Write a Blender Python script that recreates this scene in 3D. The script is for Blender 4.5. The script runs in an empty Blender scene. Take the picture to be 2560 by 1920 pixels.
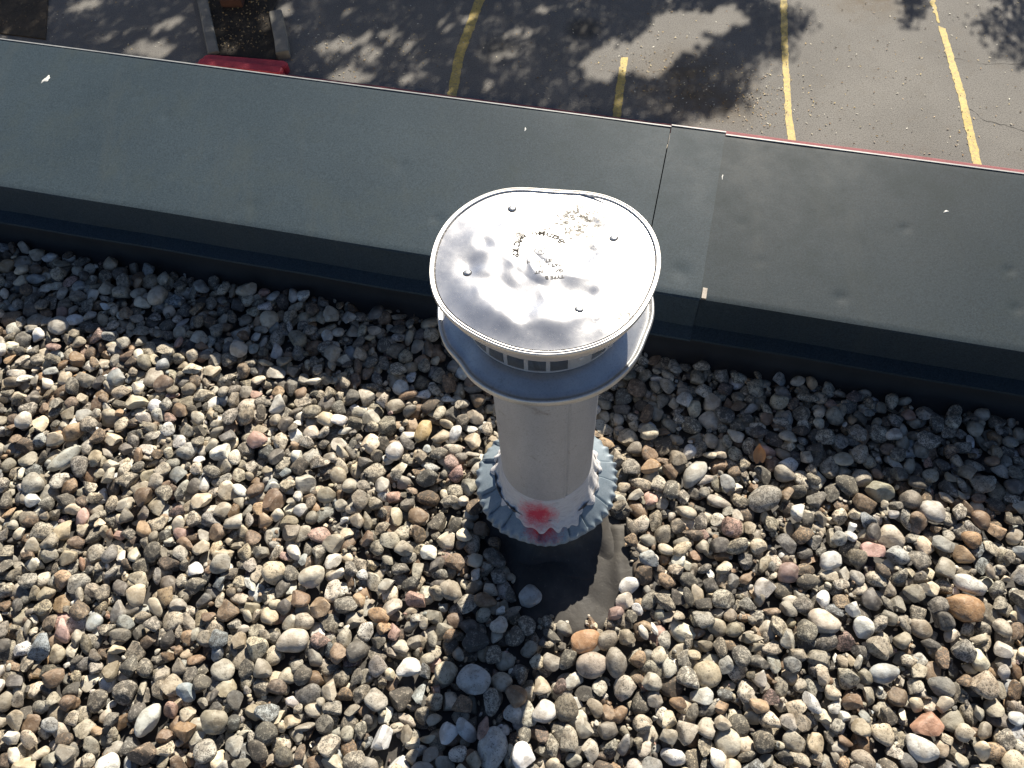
import bpy, bmesh, math, random
import numpy as np
from mathutils import Matrix, Vector

random.seed(7)
rng = np.random.default_rng(11)
S = bpy.context.scene
C = S.collection
R = math.radians

# ------------------------------------------------------------------ camera
CAM = np.array([-0.0519, -0.6505, 1.5523])
PITCH, ROLL = R(59.086), R(-4.5296)
fwd = np.array([0, math.cos(PITCH), -math.sin(PITCH)])
r0 = np.array([1.0, 0, 0]); u0 = np.array([0, math.sin(PITCH), math.cos(PITCH)])
rgt = math.cos(ROLL) * r0 + math.sin(ROLL) * u0
upv = -math.sin(ROLL) * r0 + math.cos(ROLL) * u0
cd = bpy.data.cameras.new('camera'); cam = bpy.data.objects.new('camera', cd); C.objects.link(cam)
cd.sensor_width = 36; cd.lens = 28.85; cd.clip_start = 0.05; cd.clip_end = 600
m = Matrix.Identity(4)
for i in range(3):
    m[i][0] = rgt[i]; m[i][1] = upv[i]; m[i][2] = -fwd[i]; m[i][3] = CAM[i]
cam.matrix_world = m
S.camera = cam

# ------------------------------------------------------------------ light
SUN_AZ, SUN_EL = R(22.0), R(36.7)          # azimuth measured from +Y towards +X
sdir = Vector((math.sin(SUN_AZ) * math.cos(SUN_EL), math.cos(SUN_AZ) * math.cos(SUN_EL), math.sin(SUN_EL)))
w = bpy.data.worlds.new('World'); S.world = w; w.use_nodes = True
nt = w.node_tree
sky = nt.nodes.new('ShaderNodeTexSky'); sky.sky_type = 'NISHITA'; sky.sun_disc = False
sky.sun_elevation = SUN_EL; sky.sun_rotation = SUN_AZ; sky.air_density = 0.7; sky.dust_density = 0.4; sky.ozone_density = 1.4
bg = nt.nodes['Background']; bg.inputs['Strength'].default_value = 0.05
nt.links.new(sky.outputs['Color'], bg.inputs['Color'])
sl = bpy.data.lights.new('sun', 'SUN'); sl.energy = 5.0; sl.angle = R(0.53); sl.color = (1.0, 0.912, 0.765)
so = bpy.data.objects.new('sun', sl); C.objects.link(so)
so.rotation_euler = sdir.to_track_quat('Z', 'Y').to_euler(); so.location = (3, 8, 8)
S.view_settings.view_transform = 'Standard'; S.view_settings.look = 'None'
S.view_settings.exposure = 0.88; S.view_settings.gamma = 1.0; S.view_settings.use_curve_mapping = False

YAW = R(-17.291)                            # the parapet's direction: u along it, v away from the roof
du = np.array([math.cos(YAW), math.sin(YAW)]); dv = np.array([-du[1], du[0]])
def uv2w(u, v): return u * du[0] + v * dv[0], u * du[1] + v * dv[1]
def w2uv(x, y): return x * du[0] + y * du[1], x * dv[0] + y * dv[1]
GZ = -5.5                                   # the car park's level; the roof membrane is z = 0

# ------------------------------------------------------------------ helpers
def sm(a, b, x):
    t = np.clip((x - a) / (b - a), 0, 1); return t * t * (3 - 2 * t)

def meshobj(name, V, F, mats, parent=None, smooth=False, rotz=0, loc=(0, 0, 0), mi=None):
    me = bpy.data.meshes.new(name)
    me.from_pydata([tuple(map(float, v)) for v in V], [], [tuple(map(int, f)) for f in F])
    if not isinstance(mats, (list, tuple)): mats = [mats]
    for mt in mats: me.materials.append(mt)
    if mi is not None: me.polygons.foreach_set('material_index', np.asarray(mi, dtype=np.int32))
    if smooth: me.polygons.foreach_set('use_smooth', np.ones(len(me.polygons), bool))
    me.update()
    o = bpy.data.objects.new(name, me); C.objects.link(o)
    o.rotation_euler = (0, 0, rotz); o.location = loc
    if parent is not None: o.parent = parent
    return o

def empty(name, loc=(0, 0, 0), rotz=0):
    o = bpy.data.objects.new(name, None); C.objects.link(o); o.location = loc; o.rotation_euler = (0, 0, rotz)
    o.empty_display_size = 0.1
    return o

def tag(o, label, cat, group=None):
    o['label'] = label; o['category'] = cat
    if group: o['group'] = group
    return o

def kind(o, k, label=None):
    o['kind'] = k
    if label: o['label'] = label
    return o

def boxvf(x0, x1, y0, y1, z0, z1):
    V = [(x0, y0, z0), (x1, y0, z0), (x1, y1, z0), (x0, y1, z0), (x0, y0, z1), (x1, y0, z1), (x1, y1, z1), (x0, y1, z1)]
    F = [(0, 3, 2, 1), (4, 5, 6, 7), (0, 1, 5, 4), (1, 2, 6, 5), (2, 3, 7, 6), (3, 0, 4, 7)]
    return V, F

def gridvf(fn, nu, nv, closed=False):
    """fn(i,j)->xyz arrays; quad grid, closed wraps the first index."""
    I, J = np.meshgrid(np.arange(nu), np.arange(nv), indexing='ij')
    P = np.stack(fn(I.ravel(), J.ravel()), 1)
    F = []
    for i in range(nu if closed else nu - 1):
        a = i * nv; b = ((i + 1) % nu) * nv
        for j in range(nv - 1): F.append((a + j, b + j, b + j + 1, a + j + 1))
    return P, F

def lathe(profile, n=96, ang0=0.0, ang1=2 * math.pi, closed=True):
    pr = np.array(profile)
    def fn(i, j):
        th = ang0 + (ang1 - ang0) * i / (n if closed else n - 1)
        return pr[j, 0] * np.cos(th), pr[j, 0] * np.sin(th), pr[j, 1]
    return gridvf(fn, n, len(pr), closed)

class NT:
    """a tiny node-graph builder for one procedural material"""
    def __init__(s, name):
        s.m = bpy.data.materials.new(name); s.m.use_nodes = True; s.t = s.m.node_tree
        s.b = s.t.nodes['Principled BSDF']
    def n(s, typ, **kw):
        x = s.t.nodes.new(typ)
        for k, v in kw.items():
            if k in x.inputs: x.inputs[k].default_value = v
            else: setattr(x, k, v)
        return x
    def l(s, a, b): s.t.links.new(a, b)
    def coord(s, which='Object'): return s.n('ShaderNodeTexCoord').outputs[which]
    def pos(s): return s.n('ShaderNodeNewGeometry').outputs['Position']
    def noise(s, vec, scale, detail=4, rough=0.6, dist=0.0):
        x = s.n('ShaderNodeTexNoise', Scale=scale, Detail=detail, Roughness=rough, Distortion=dist)
        if vec is not None: s.l(vec, x.inputs['Vector'])
        return x.outputs['Fac']
    def ramp(s, fac, stops):
        x = s.n('ShaderNodeValToRGB'); e = x.color_ramp.elements
        while len(e) < len(stops): e.new(0.5)
        for k, (p, c) in enumerate(stops):
            e[k].position = p; e[k].color = (c, c, c, 1) if isinstance(c, (int, float)) else (*c, 1)
        s.l(fac, x.inputs['Fac']); return x.outputs['Color']
    def math(s, op, a, b=None, clamp=False):
        x = s.n('ShaderNodeMath', operation=op, use_clamp=clamp)
        for k, v in enumerate((a, b)):
            if v is None: continue
            if isinstance(v, (int, float)): x.inputs[k].default_value = v
            else: s.l(v, x.inputs[k])
        return x.outputs[0]
    def mix(s, fac, a, b, blend='MIX'):
        x = s.n('ShaderNodeMix', data_type='RGBA', blend_type=blend)
        for k, v in ((0, fac), (6, a), (7, b)):
            if isinstance(v, (int, float)): x.inputs[k].default_value = v if k == 0 else (v, v, v, 1)
            elif isinstance(v, tuple): x.inputs[k].default_value = (*v, 1)
            else: s.l(v, x.inputs[k])
        return x.outputs[2]
    def bump(s, h, strength=0.3, dist=0.01, prev=None):
        x = s.n('ShaderNodeBump', Strength=strength, Distance=dist); s.l(h, x.inputs['Height'])
        if prev is not None: s.l(prev, x.inputs['Normal'])
        return x.outputs[0]
    def blob(s, vec, c, r, soft=0.5):
        """1 inside a soft ball round c (object coordinates), 0 outside"""
        x = s.n('ShaderNodeVectorMath', operation='DISTANCE'); s.l(vec, x.inputs[0]); x.inputs[1].default_value = c
        mr = s.n('ShaderNodeMapRange'); mr.inputs['From Min'].default_value = r; mr.inputs['From Max'].default_value = r * soft
        s.l(x.outputs['Value'], mr.inputs['Value']); return mr.outputs[0]
    def set(s, **kw):
        for k, v in kw.items():
            k = k.replace('_', ' ')
            i = s.b.inputs[k]
            if isinstance(v, (int, float)): i.default_value = v
            elif isinstance(v, tuple): i.default_value = (*v, 1) if len(v) == 3 else v
            else: s.l(v, i)
        return s.m

# ------------------------------------------------------------------ materials
def mat_membrane(f=1.0):
    k = NT('roof membrane rubber'); p = k.pos()
    a = k.noise(p, 9, 5, .65); b = k.noise(p, 140, 3, .7); c = k.noise(p, 28, 4, .6, .8)
    col = k.ramp(a, [(.3, (.036, .034, .032)), (.55, (.066, .061, .053)), (.75, (.115, .104, .084))])
    col = k.mix(1.0, col, (f, f, f * 1.06), 'MULTIPLY')
    col = k.mix(k.ramp(b, [(.60, 0), (.75, .5)]), col, (.13, .12, .10))
    return k.set(Base_Color=col, Roughness=k.ramp(c, [(.3, .5), (.7, .8)]), Normal=k.bump(c, .35, .004, k.bump(b, .25, .001)))
def mat_upstand():
    k = NT('wall membrane rubber'); p = k.pos()
    a = k.noise(p, 12, 4, .6)
    return k.set(Base_Color=k.ramp(a, [(.3, (.012, .012, .013)), (.7, (.022, .022, .023))]), Roughness=.75, Normal=k.bump(a, .3, .004))
def mat_coping(f=1.0):
    k = NT('painted steel coping'); p = k.pos()
    fine = k.noise(p, 620, 2, .8); mid = k.noise(p, 240, 3, .7); big = k.noise(p, 3.2, 4, .55); patch = k.noise(p, 11, 5, .65)
    col = k.ramp(big, [(.3, (.029, .0450, .0615)), (.7, (.0420, .0625, .0820))])
    col = k.mix(k.ramp(fine, [(.44, 0), (.66, .65)]), col, (.078, .104, .120))
    col = k.mix(k.ramp(mid, [(.38, .42), (.55, 0)]), col, (.018, .026, .031))
    col = k.mix(k.ramp(patch, [(.5, 0), (.75, .35)]), col, (.050, .064, .062))
    streak = k.n('ShaderNodeMapping'); streak.inputs['Rotation'].default_value = (0, 0, -YAW); streak.inputs['Scale'].default_value = (14, 2.0, 2); k.l(p, streak.inputs[0])
    col = k.mix(k.ramp(k.noise(streak.outputs[0], 1.0, 5, .7), [(.55, 0), (.8, .35)]), col, (.070, .082, .082))
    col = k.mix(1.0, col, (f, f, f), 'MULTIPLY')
    rg = k.ramp(patch, [(.3, .48), (.7, .58)])
    return k.set(Base_Color=col, Roughness=rg, Metallic=.0, Specular_IOR_Level=.09, Normal=k.bump(fine, .10, .0006, k.bump(mid, .08, .001)))
def mat_pebble():
    k = NT('weathered pebble'); p = k.pos()
    at = k.n('ShaderNodeAttribute', attribute_name='tone')
    dirt = at.outputs['Alpha']; base = at.outputs['Color']
    sp = k.noise(p, 420, 5, .72); sp2 = k.noise(p, 130, 5, .68, .3); sp3 = k.noise(p, 62, 3, .55)
    # darker and lighter veins of the stone itself
    base2 = k.mix(k.ramp(sp3, [(.40, .65), (.56, 0)]), base, (.55, .50, .45), 'MULTIPLY')
    base2 = k.mix(k.ramp(sp2, [(.52, 0), (.72, .30)]), base2, (.62, .58, .50))
    # soot and lichen: threshold moves with how dirty the stone is
    f = k.math('ADD', k.math('MULTIPLY', sp, .55), k.math('MULTIPLY', sp2, .45))
    thr = k.math('ADD', k.math('MULTIPLY', dirt, .19), .395)
    g = k.math('MULTIPLY', k.math('SUBTRACT', thr, f), 16.0, True)
    col = k.mix(k.math('MULTIPLY', g, .84), base2, (.060, .056, .050))
    rg = k.mix(dirt, (.48, .48, .48), (.80, .80, .80))
    return k.set(Base_Color=col, Roughness=rg, Normal=k.bump(sp2, .55, .0028, k.bump(sp, .5, .0010)))
def mat_far_gravel():
    k = NT('far gravel'); p = k.pos()
    v = k.n('ShaderNodeTexVoronoi', Scale=26.0); k.l(p, v.inputs['Vector'])
    col = k.ramp(k.noise(p, 30, 2), [(.3, (.12, .105, .085)), (.5, (.25, .23, .19)), (.7, (.40, .37, .32))])
    col = k.mix(k.ramp(v.outputs['Distance'], [(.4, 0), (.75, .85)]), col, (.03, .03, .028))
    return k.set(Base_Color=col, Roughness=.8, Normal=k.bump(v.outputs['Distance'], 1.0, -.02))
def mat_cap():
    k = NT('dented aluminium cap'); o = k.coord()
    f = k.noise(o, 900, 3, .75); md = k.noise(o, 200, 4, .7); lo = k.noise(o, 38, 4, .6)
    col = k.mix(k.ramp(lo, [(.35, .5), (.7, 0)]), (.83, .83, .84), (.70, .70, .71))
    reg = k.math('MAXIMUM', k.blob(o, (.046, .062, -.004), .080, .15), k.math('MULTIPLY', k.blob(o, (.018, .046, 0), .050, .2), .8))
    reg2 = k.blob(o, (-.028, .043, 0), .012, .2)
    reg3 = k.blob(o, (.088, -.090, -.006), .046, .2)
    rr = k.math('ADD', k.math('ADD', k.math('MULTIPLY', reg, .30), k.math('MULTIPLY', reg2, .32)), k.math('ADD', k.math('MULTIPLY', reg3, .24), .0))
    spots = k.math('MULTIPLY', k.math('SUBTRACT', k.math('ADD', k.math('MULTIPLY', f, .45), k.math('ADD', k.math('MULTIPLY', md, .55), rr)), .70), 8.0, True)
    specks = k.ramp(k.noise(o, 520, 1, .5), [(.735, 0), (.77, .8)])
    film = k.math('MULTIPLY', k.math('MAXIMUM', reg, k.math('MULTIPLY', reg3, .6)), k.ramp(md, [(.42, 0), (.60, .85)]))
    col = k.mix(film, col, (.34, .33, .31))
    d = k.math('MAXIMUM', spots, specks)
    col = k.mix(k.math('MULTIPLY', d, .85), col, (.085, .075, .060))
    d = k.math('MAXIMUM', d, film)
    rg = k.mix(d, k.ramp(lo, [(.3, .24), (.7, .31)]), (.9, .9, .9))
    met = k.math('MULTIPLY', k.math('SUBTRACT', 1.0, d), .86)
    return k.set(Base_Color=col, Roughness=rg, Metallic=met, Normal=k.bump(f, .06, .0004, k.bump(lo, .10, .002)))
def mat_rim():
    k = NT('cap rim aluminium'); o = k.coord()
    f = k.noise(o, 700, 3, .75); md = k.noise(o, 90, 3, .6)
    d = k.math('MULTIPLY', k.math('SUBTRACT', k.math('ADD', f, k.math('MULTIPLY', md, .5)), .88), 8.0, True)
    col = k.mix(k.math('MULTIPLY', d, .6), (.74, .72, .70), (.17, .15, .12))
    return k.set(Base_Color=col, Roughness=.46, Metallic=.9)
def mat_groove():
    k = NT('grime in the rim groove'); o = k.coord()
    f = k.noise(o, 600, 4, .75)
    col = k.ramp(f, [(.36, (.04, .035, .03)), (.50, (.10, .085, .07)), (.62, (.60, .58, .56))])
    return k.set(Base_Color=col, Roughness=.8, Metallic=.2, Normal=k.bump(f, .8, .001))
def mat_galv(name, c0, c1, r0=.42, r1=.56, met=.85, stain=.3):
    k = NT(name); o = k.coord()
    mp = k.n('ShaderNodeMapping'); mp.inputs['Scale'].default_value = (1, 1, .35); k.l(o, mp.inputs[0])
    v = k.n('ShaderNodeTexVoronoi', Scale=95.0); k.l(mp.outputs[0], v.inputs['Vector'])
    lo = k.noise(mp.outputs[0], 16, 4, .6); f = k.noise(o, 420, 4, .75)
    col = k.ramp(lo, [(.3, c0), (.7, c1)])
    col = k.mix(k.math('MULTIPLY', k.ramp(v.outputs['Color'], [(.1, 0), (.9, 1)]), .14), col, tuple(x * .72 for x in c0))
    col = k.mix(k.ramp(f, [(.32, stain), (.5, 0)]), col, tuple(x * .45 for x in c0))
    bl = k.noise(o, 30, 5, .65, .5)
    col = k.mix(k.ramp(bl, [(.60, 0), (.72, stain)]), col, (.16, .13, .10))
    return k.set(Base_Color=col, Roughness=k.ramp(lo, [(.3, r0), (.7, r1)]), Metallic=met, Normal=k.bump(f, .08, .0006))
def mat_collar():
    k = NT('galvanised collar with red spray'); o = k.coord()
    lo = k.noise(o, 30, 4, .6); f = k.noise(o, 300, 4, .75)
    col = k.ramp(lo, [(.3, (.18, .235, .285)), (.7, (.29, .345, .39))])
    col = k.mix(k.ramp(f, [(.34, .4), (.5, 0)]), col, (.13, .16, .18))
    red = k.math('MULTIPLY', k.math('SUBTRACT', k.math('MULTIPLY', k.blob(o, (-.016, -.106, .130), .072, .05), 1.25), k.math('ADD', k.math('MULTIPLY', f, .5), k.math('MULTIPLY', k.noise(o, 75, 3, .6), .55))), 1.9, True)
    col = k.mix(red, col, (.50, .020, .030))
    met = k.math('SUBTRACT', .2, k.math('MULTIPLY', red, .2))
    return k.set(Base_Color=col, Roughness=.5, Metallic=met, Normal=k.bump(f, .12, .0008))
def mat_sealant():
    k = NT('white brushed sealant'); o = k.coord()
    mp = k.n('ShaderNodeMapping'); mp.inputs['Scale'].default_value = (1, 1, 5); k.l(o, mp.inputs[0])
    f = k.noise(mp.outputs[0], 60, 5, .7, .6); g = k.noise(o, 380, 4, .7)
    col = k.ramp(f, [(.25, (.42, .42, .44)), (.5, (.66, .65, .66)), (.8, (.74, .73, .73))])
    red = k.math('MULTIPLY', k.math('SUBTRACT', k.math('MULTIPLY', k.blob(o, (-.024, -.090, .150), .076, .05), 1.16), k.math('ADD', k.math('MULTIPLY', g, .5), k.math('MULTIPLY', k.noise(o, 85, 3, .6), .55))), 1.9, True)
    col = k.mix(red, col, (.66, .050, .090))
    return k.set(Base_Color=col, Roughness=.7, Normal=k.bump(f, .7, .003, k.bump(g, .4, .001)))
def mat_asphalt():
    k = NT('worn asphalt'); p = k.pos()
    f = k.noise(p, 60, 4, .8); g = k.noise(p, 170, 2, .8); lo = k.noise(p, .9, 5, .6); md = k.noise(p, 5, 5, .65)
    col = k.ramp(lo, [(.3, (.145, .140, .134)), (.7, (.200, .193, .183))])
    col = k.mix(k.ramp(f, [(.38, .75), (.52, 0)]), col, (.052, .050, .048))
    col = k.mix(k.ramp(g, [(.58, 0), (.68, .8)]), col, (.32, .31, .295))
    col = k.mix(k.ramp(md, [(.55, 0), (.75, .4)]), col, (.12, .105, .088))
    def at(u, v): x, y = uv2w(u, v); return (x, y, GZ)
    br = k.math('MAXIMUM', k.blob(p, at(.05, 8.15), .95, .2), k.math('MAXIMUM', k.blob(p, at(.55, 7.85), .5, .2), k.blob(p, at(2.2, 10.5), .8, .3)))
    col = k.mix(k.math('MULTIPLY', br, k.ramp(md, [(.30, .1), (.6, .75)])), col, (.105, .078, .047))
    oil = k.math('MAXIMUM', k.blob(p, at(-1.46, 9.0), .30, .45), k.math('MULTIPLY', k.blob(p, at(-2.5, 8.4), .35, .3), .6))
    col = k.mix(k.math('MULTIPLY', oil, .75), col, (.028, .027, .026))
    return k.set(Base_Color=col, Roughness=.85, Normal=k.bump(f, .5, .012, k.bump(g, .4, .005)))
def mat_plain(name, c0, c1, scale=20, rough=.8, bump=.3, dist=.004, fine=None):
    k = NT(name); p = k.pos()
    a = k.noise(p, scale, 5, .68); b = k.noise(p, scale * 9, 3, .7)
    col = k.ramp(a, [(.32, c0), (.68, c1)])
    if fine: col = k.mix(k.ramp(b, [(.5, 0), (.68, fine[0])]), col, fine[1])
    return k.set(Base_Color=col, Roughness=rough, Normal=k.bump(b, bump, dist))
def mat_stripe():
    k = NT('worn yellow paint'); p = k.pos()
    a = k.noise(p, 22, 5, .75); b = k.noise(p, 110, 3, .75)
    col = k.ramp(k.noise(p, 3, 3), [(.3, (.50, .37, .08)), (.7, (.60, .47, .16))])
    g = k.math('ADD', k.math('MULTIPLY', a, .5), k.math('MULTIPLY', b, .5))
    col = k.mix(k.ramp(g, [(.40, .85), (.53, 0)]), col, (.17, .155, .13))
    return k.set(Base_Color=col, Roughness=.7, Normal=k.bump(b, .4, .004))
def mat_leafset(name, stops, trans=.0):
    k = NT(name)
    g = k.n('ShaderNodeAttribute', attribute_name='tone')
    m_ = k.set(Base_Color=g.outputs['Color'], Roughness=.6)
    return m_

M = dict(
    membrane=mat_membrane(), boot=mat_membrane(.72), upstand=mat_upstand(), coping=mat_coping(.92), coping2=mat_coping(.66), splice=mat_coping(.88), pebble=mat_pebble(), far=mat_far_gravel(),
    cap=mat_cap(), rim=mat_rim(), groove=mat_groove(), collar=mat_collar(), sealant=mat_sealant(),
    pipe=mat_galv('galvanised pipe', (.42, .43, .46), (.51, .515, .535), .55, .65, .35, .55),
    plate=mat_galv('galvanised flange', (.52, .53, .55), (.66, .66, .66), .36, .50, .85, .35),
    band=mat_galv('slotted band metal', (.55, .54, .54), (.66, .645, .63), .45, .55, .6, .3),
    inner=mat_galv('inner flue metal', (.46, .50, .56), (.58, .61, .65), .45, .55, .35, .4),
    asphalt=mat_asphalt(), stripe=mat_stripe(),
    redkerb=mat_plain('red kerb paint', (.16, .026, .036), (.25, .050, .066), 9, .75, .4, .004, (.6, (.30, .17, .18))),
    redend=mat_plain('red end kerb paint', (.30, .014, .030), (.44, .026, .050), 6, .6, .3, .004, (.3, (.48, .12, .14))),
    concrete=mat_plain('kerb concrete', (.15, .145, .13), (.25, .24, .215), 5, .85, .4, .004, (.4, (.14, .13, .11))),
    walk=mat_plain('sidewalk concrete', (.30, .29, .27), (.40, .385, .36), 4, .85, .3, .004, (.3, (.2, .19, .17))),
    soil=mat_plain('planter mulch', (.010, .008, .006), (.030, .023, .016), 24, .9, .9, .02, (.4, (.06, .042, .026))),
    stucco=mat_plain('facade stucco', (.36, .33, .28), (.44, .41, .36), 8, .9, .4, .004),
    block=mat_plain('red clay block', (.045, .018, .013), (.08, .032, .022), 14, .8, .4, .004, (.4, (.12, .05, .035))),
    bark=mat_plain('oak bark', (.06, .048, .037), (.14, .115, .09), 12, .9, 1.0, .03),
    dropping=mat_plain('bird dropping', (.60, .60, .57), (.80, .80, .78), 300, .6, .5, .001, (.3, (.35, .34, .3))),
    tin=mat_plain('bare clip metal', (.12, .085, .06), (.34, .31, .27), 90, .5, .2, .001, (.3, (.28, .16, .09))),
    hem=mat_plain('folded hem in sunlit tone', (.20, .21, .22), (.34, .35, .35), 40, .5, .2, .001),  # folded coping edge, its colour lightened to paint the sun's glint along it
    bed=mat_plain('mulch bed', (.034, .026, .018), (.070, .053, .037), 14, .9, .9, .02, (.4, (.10, .075, .045))),
    crack=mat_plain('crack in asphalt', (.05, .048, .045), (.085, .082, .078), 30, .9, .5, .004),
    ink=mat_plain('grime in stamped letters', (.012, .010, .009), (.03, .026, .022), 300, .8, .2, .001),
    faint=mat_plain('faint stamped letters', (.07, .068, .066), (.14, .135, .13), 300, .7, .2, .001),
    leaves=mat_leafset('tree leaves', None), litter=mat_leafset('fallen leaves', None),
    dry=mat_plain('dry orange leaf', (.42, .20, .085), (.52, .27, .12), 60, .6, .4, .001),
)

def set_tone(me, rgba_per_vertex):
    a = me.color_attributes.new('tone', 'FLOAT_COLOR', 'POINT')
    a.data.foreach_set('color', np.asarray(rgba_per_vertex, dtype=np.float32).ravel())

# ------------------------------------------------------------------ roof deck
PX0, PX1, PY0 = -1.9, 1.65, -1.05          # where single stones are laid
n1, n2 = 90, 70
xs = np.linspace(-2.6, 2.4, n1); ys = np.linspace(-1.8, 1.4, n2)
def wrinkle(x, y):
    z = .0025 * np.sin(31 * x + 9 * y) * np.sin(23 * y - 7 * x)
    return z
def deck(i, j):
    x = xs[i]; y = np.minimum(ys[j], (.425 - x * dv[0]) / dv[1] - (n2 - 1 - j) * 1e-5)     # the deck ends under the upstand
    return x, y, wrinkle(x, y) - .004
V, F = gridvf(deck, n1, n2)
roof = meshobj('gravel_roof', V, F, M['membrane'], smooth=True)
kind(roof, 'structure', 'flat roof of black membrane strewn with loose pebbles')
# the ballast goes on behind and beside the camera
V, F = [], []
for (x0, x1, y0, y1) in ((-14, PX0, -12, None), (PX1, 14, -12, None), (PX0, PX1, -12, PY0)):
    b = len(V)
    pts = [(x0, y0), (x1, y0)]
    for x in (x1, x0): pts.append((x, y1 if y1 is not None else (.36 - x * dv[0]) / dv[1]))      # stop at the parapet
    V += [(x, y, .028) for x, y in pts]; F.append((b, b + 1, b + 2, b + 3))
kind(meshobj('roof_ballast', V, F, M['far']), 'structure', 'gravel ballast of the rest of the roof')

# ------------------------------------------------------------------ parapet with metal coping
par = tag(empty('parapet', (0, 0, 0), YAW), 'low parapet capped with grey painted sheet metal behind the vent', 'parapet')
VI, VO, ZI, ZO = .402, .857, .210, .233
dents = [(-1.33, .73), (-1.18, .73), (-1.08, .68), (-.77, .69), (-.71, .66), (-1.12, .425), (-.77, .46), (.29, .61), (.18, .46),
         (.50, .46), (.82, .59), (.83, .50), (.34, .52), (-.47, .63), (-1.25, .60), (-.35, .50), (.62, .66), (-.92, .56), (1.1, .6), (-1.7, .6)]
dpar = [(random.uniform(.0005, .0026), random.uniform(.005, .013)) for _ in dents]
def top_z(u, v):
    z = ZI + (ZO - ZI) * (v - VI) / (VO - VI)
    z = z + .0004 * np.sin(7.3 * u + 1.1 + 2 * v) * np.sin(9 * v + 1.7 * u) + .0002 * np.sin(19 * u - 11 * v)
    for (a, b), (h, s) in zip(dents, dpar): z = z - h * np.exp(-((u - a) ** 2 + (v - b) ** 2) / (2 * s * s))
    return z
def coping(name, ua, ub, lift, vi, vo, label=None, mt='coping'):
    nu = max(8, int((ub - ua) / .008)); us = np.linspace(ua, ub, nu + 1)
    vs = np.linspace(vi, vo, 56)
    # section: kicked-out drip, inner face, inner edge, top, outer edge, fascia
    sec = [('f', vi - .0300, .1060), ('f', vi - .0298, .1120), ('f', vi - .001, .1205), ('f', vi - .001, .150), ('f', vi, .190), ('e', vi, -.0045), ('e', vi + .0012, -.0012)]
    sec += [('t', v, 0) for v in vs[1:-1]]
    sec += [('e', vo - .002, -.0004), ('e', vo, -.0028), ('f', vo + .0005, .20), ('f', vo + .001, .12)]
    nv = len(sec)
    tv = np.array([s[1] for s in sec])
    def fn(i, j):
        u = us[i]; v = tv[j]; z = np.empty_like(u)
        t = top_z(u, v)
        for k, s in enumerate(sec):
            mk = j == k
            if s[0] == 'f': z[mk] = s[2]
            elif s[0] == 'e': z[mk] = t[mk] + s[2]
            else: z[mk] = t[mk]
        wob = .0010 * np.sin(5.1 * u) + .0006 * np.sin(17 * u)
        wob2 = np.where(j < 6, wob, 0)
        return u, v + wob2 - np.where(j < 6, lift, 0), z + np.where(j > 4, lift, 0)
    V, F = gridvf(fn, nu + 1, nv)
    F = [f[::1] for f in F]
    o = meshobj(name, V, F, M[mt], par, True)
    o.data.set_sharp_from_angle(angle=R(22))
    if label: o['label'] = label
    return o
coping('coping_panel', -3.4, .105, .0, VI, VO, 'long grey coping sheet with small dents')
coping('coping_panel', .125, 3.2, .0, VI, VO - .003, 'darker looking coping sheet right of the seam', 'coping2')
coping('splice_plate', .1075, .228, .0034, VI, VO + .001, 'narrow cover plate lapping the coping joint', 'splice')
for ua_, ub_, vo_, zl in ((-3.4, .106, VO, .0), (.1065, .229, VO + .0012, .0034), (.2295, 3.2, VO - .003, 0)):
    V, F = boxvf(ua_, ub_, vo_ - .0012, vo_ + .0022, ZO + zl - .016, ZO + zl + .0016); meshobj('hem', V, F, M['hem'], par)
# the wall inside: rubber-covered upstand, block core and the facade below
V, F = boxvf(-3.4, 3.2, .4095, .840, -.02, .196); meshobj('wall_core', V, F, M['stucco'], par)
us = np.linspace(-3.4, 3.2, 200); pr = [(.330, .000), (.362, .006), (.390, .020), (.4035, .045), (.4065, .11), (.4068, .17)]
prv = np.array(pr)
def fn(i, j):
    u = us[i]; return u, prv[j, 0] + (.003 * np.sin(9 * u + 3 * j) + .002 * np.sin(31 * u + j)) * (j < 3), prv[j, 1] + .0006 * np.sin(14 * u)
V, F = gridvf(fn, 200, len(pr)); meshobj('membrane_upstand', V, F, M['upstand'], par, True)
V, F = boxvf(-16, 14, .45, .835, GZ, -.021); meshobj('facade_wall', V, F, M['stucco'], par)
V, F = boxvf(.231, .240, .4035, .430, .2095, .2142); meshobj('clip', V, F, M['tin'], par)['label'] = 'bare metal clip at the seam'
# bird droppings and a scratch on the sheet
def blobmesh(name, u, v, a, b, th, mat, parent, zf, n=26, h=.0008, seed=1):
    rr = random.Random(seed); ph = [rr.uniform(0, 6.3) for _ in range(4)]
    V = [(u, v, zf(u, v) + h * 1.6)]
    for ring, hh in ((.55, 1.4), (.86, 1.0), (1.0, .15)):
        for k in range(n):
            t = 2 * math.pi * k / n
            q = ring * (1 + .22 * math.sin(3 * t + ph[0]) + .15 * math.sin(5 * t + ph[1]) + .12 * math.sin(8 * t + ph[2]))
            x, y = a * q * math.cos(t), b * q * math.sin(t)
            uu, vv = u + x * math.cos(th) - y * math.sin(th), v + x * math.sin(th) + y * math.cos(th)
            V.append((uu, vv, float(zf(uu, vv)) + h * hh))
    F = [(0, 1 + k, 1 + (k + 1) % n) for k in range(n)]
    for r_ in range(2):
        for k in range(n):
            a0 = 1 + r_ * n + k; a1 = 1 + r_ * n + (k + 1) % n
            F.append((a0, a0 + n, a1 + n, a1))
    return meshobj(name, V, F, mat, parent, True)
tz = lambda u, v: float(top_z(np.float64(u), np.float64(v)))
blobmesh('bird_dropping', -1.44, .742, .0065, .0125, -.35, M['dropping'], par, tz, seed=3)
blobmesh('bird_dropping', -.22, .79, .0018, .006, .1, M['dropping'], par, tz, seed=4)
blobmesh('bird_dropping', .70, .72, .0050, .0028, .6, M['dropping'], par, tz, seed=5)
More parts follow.
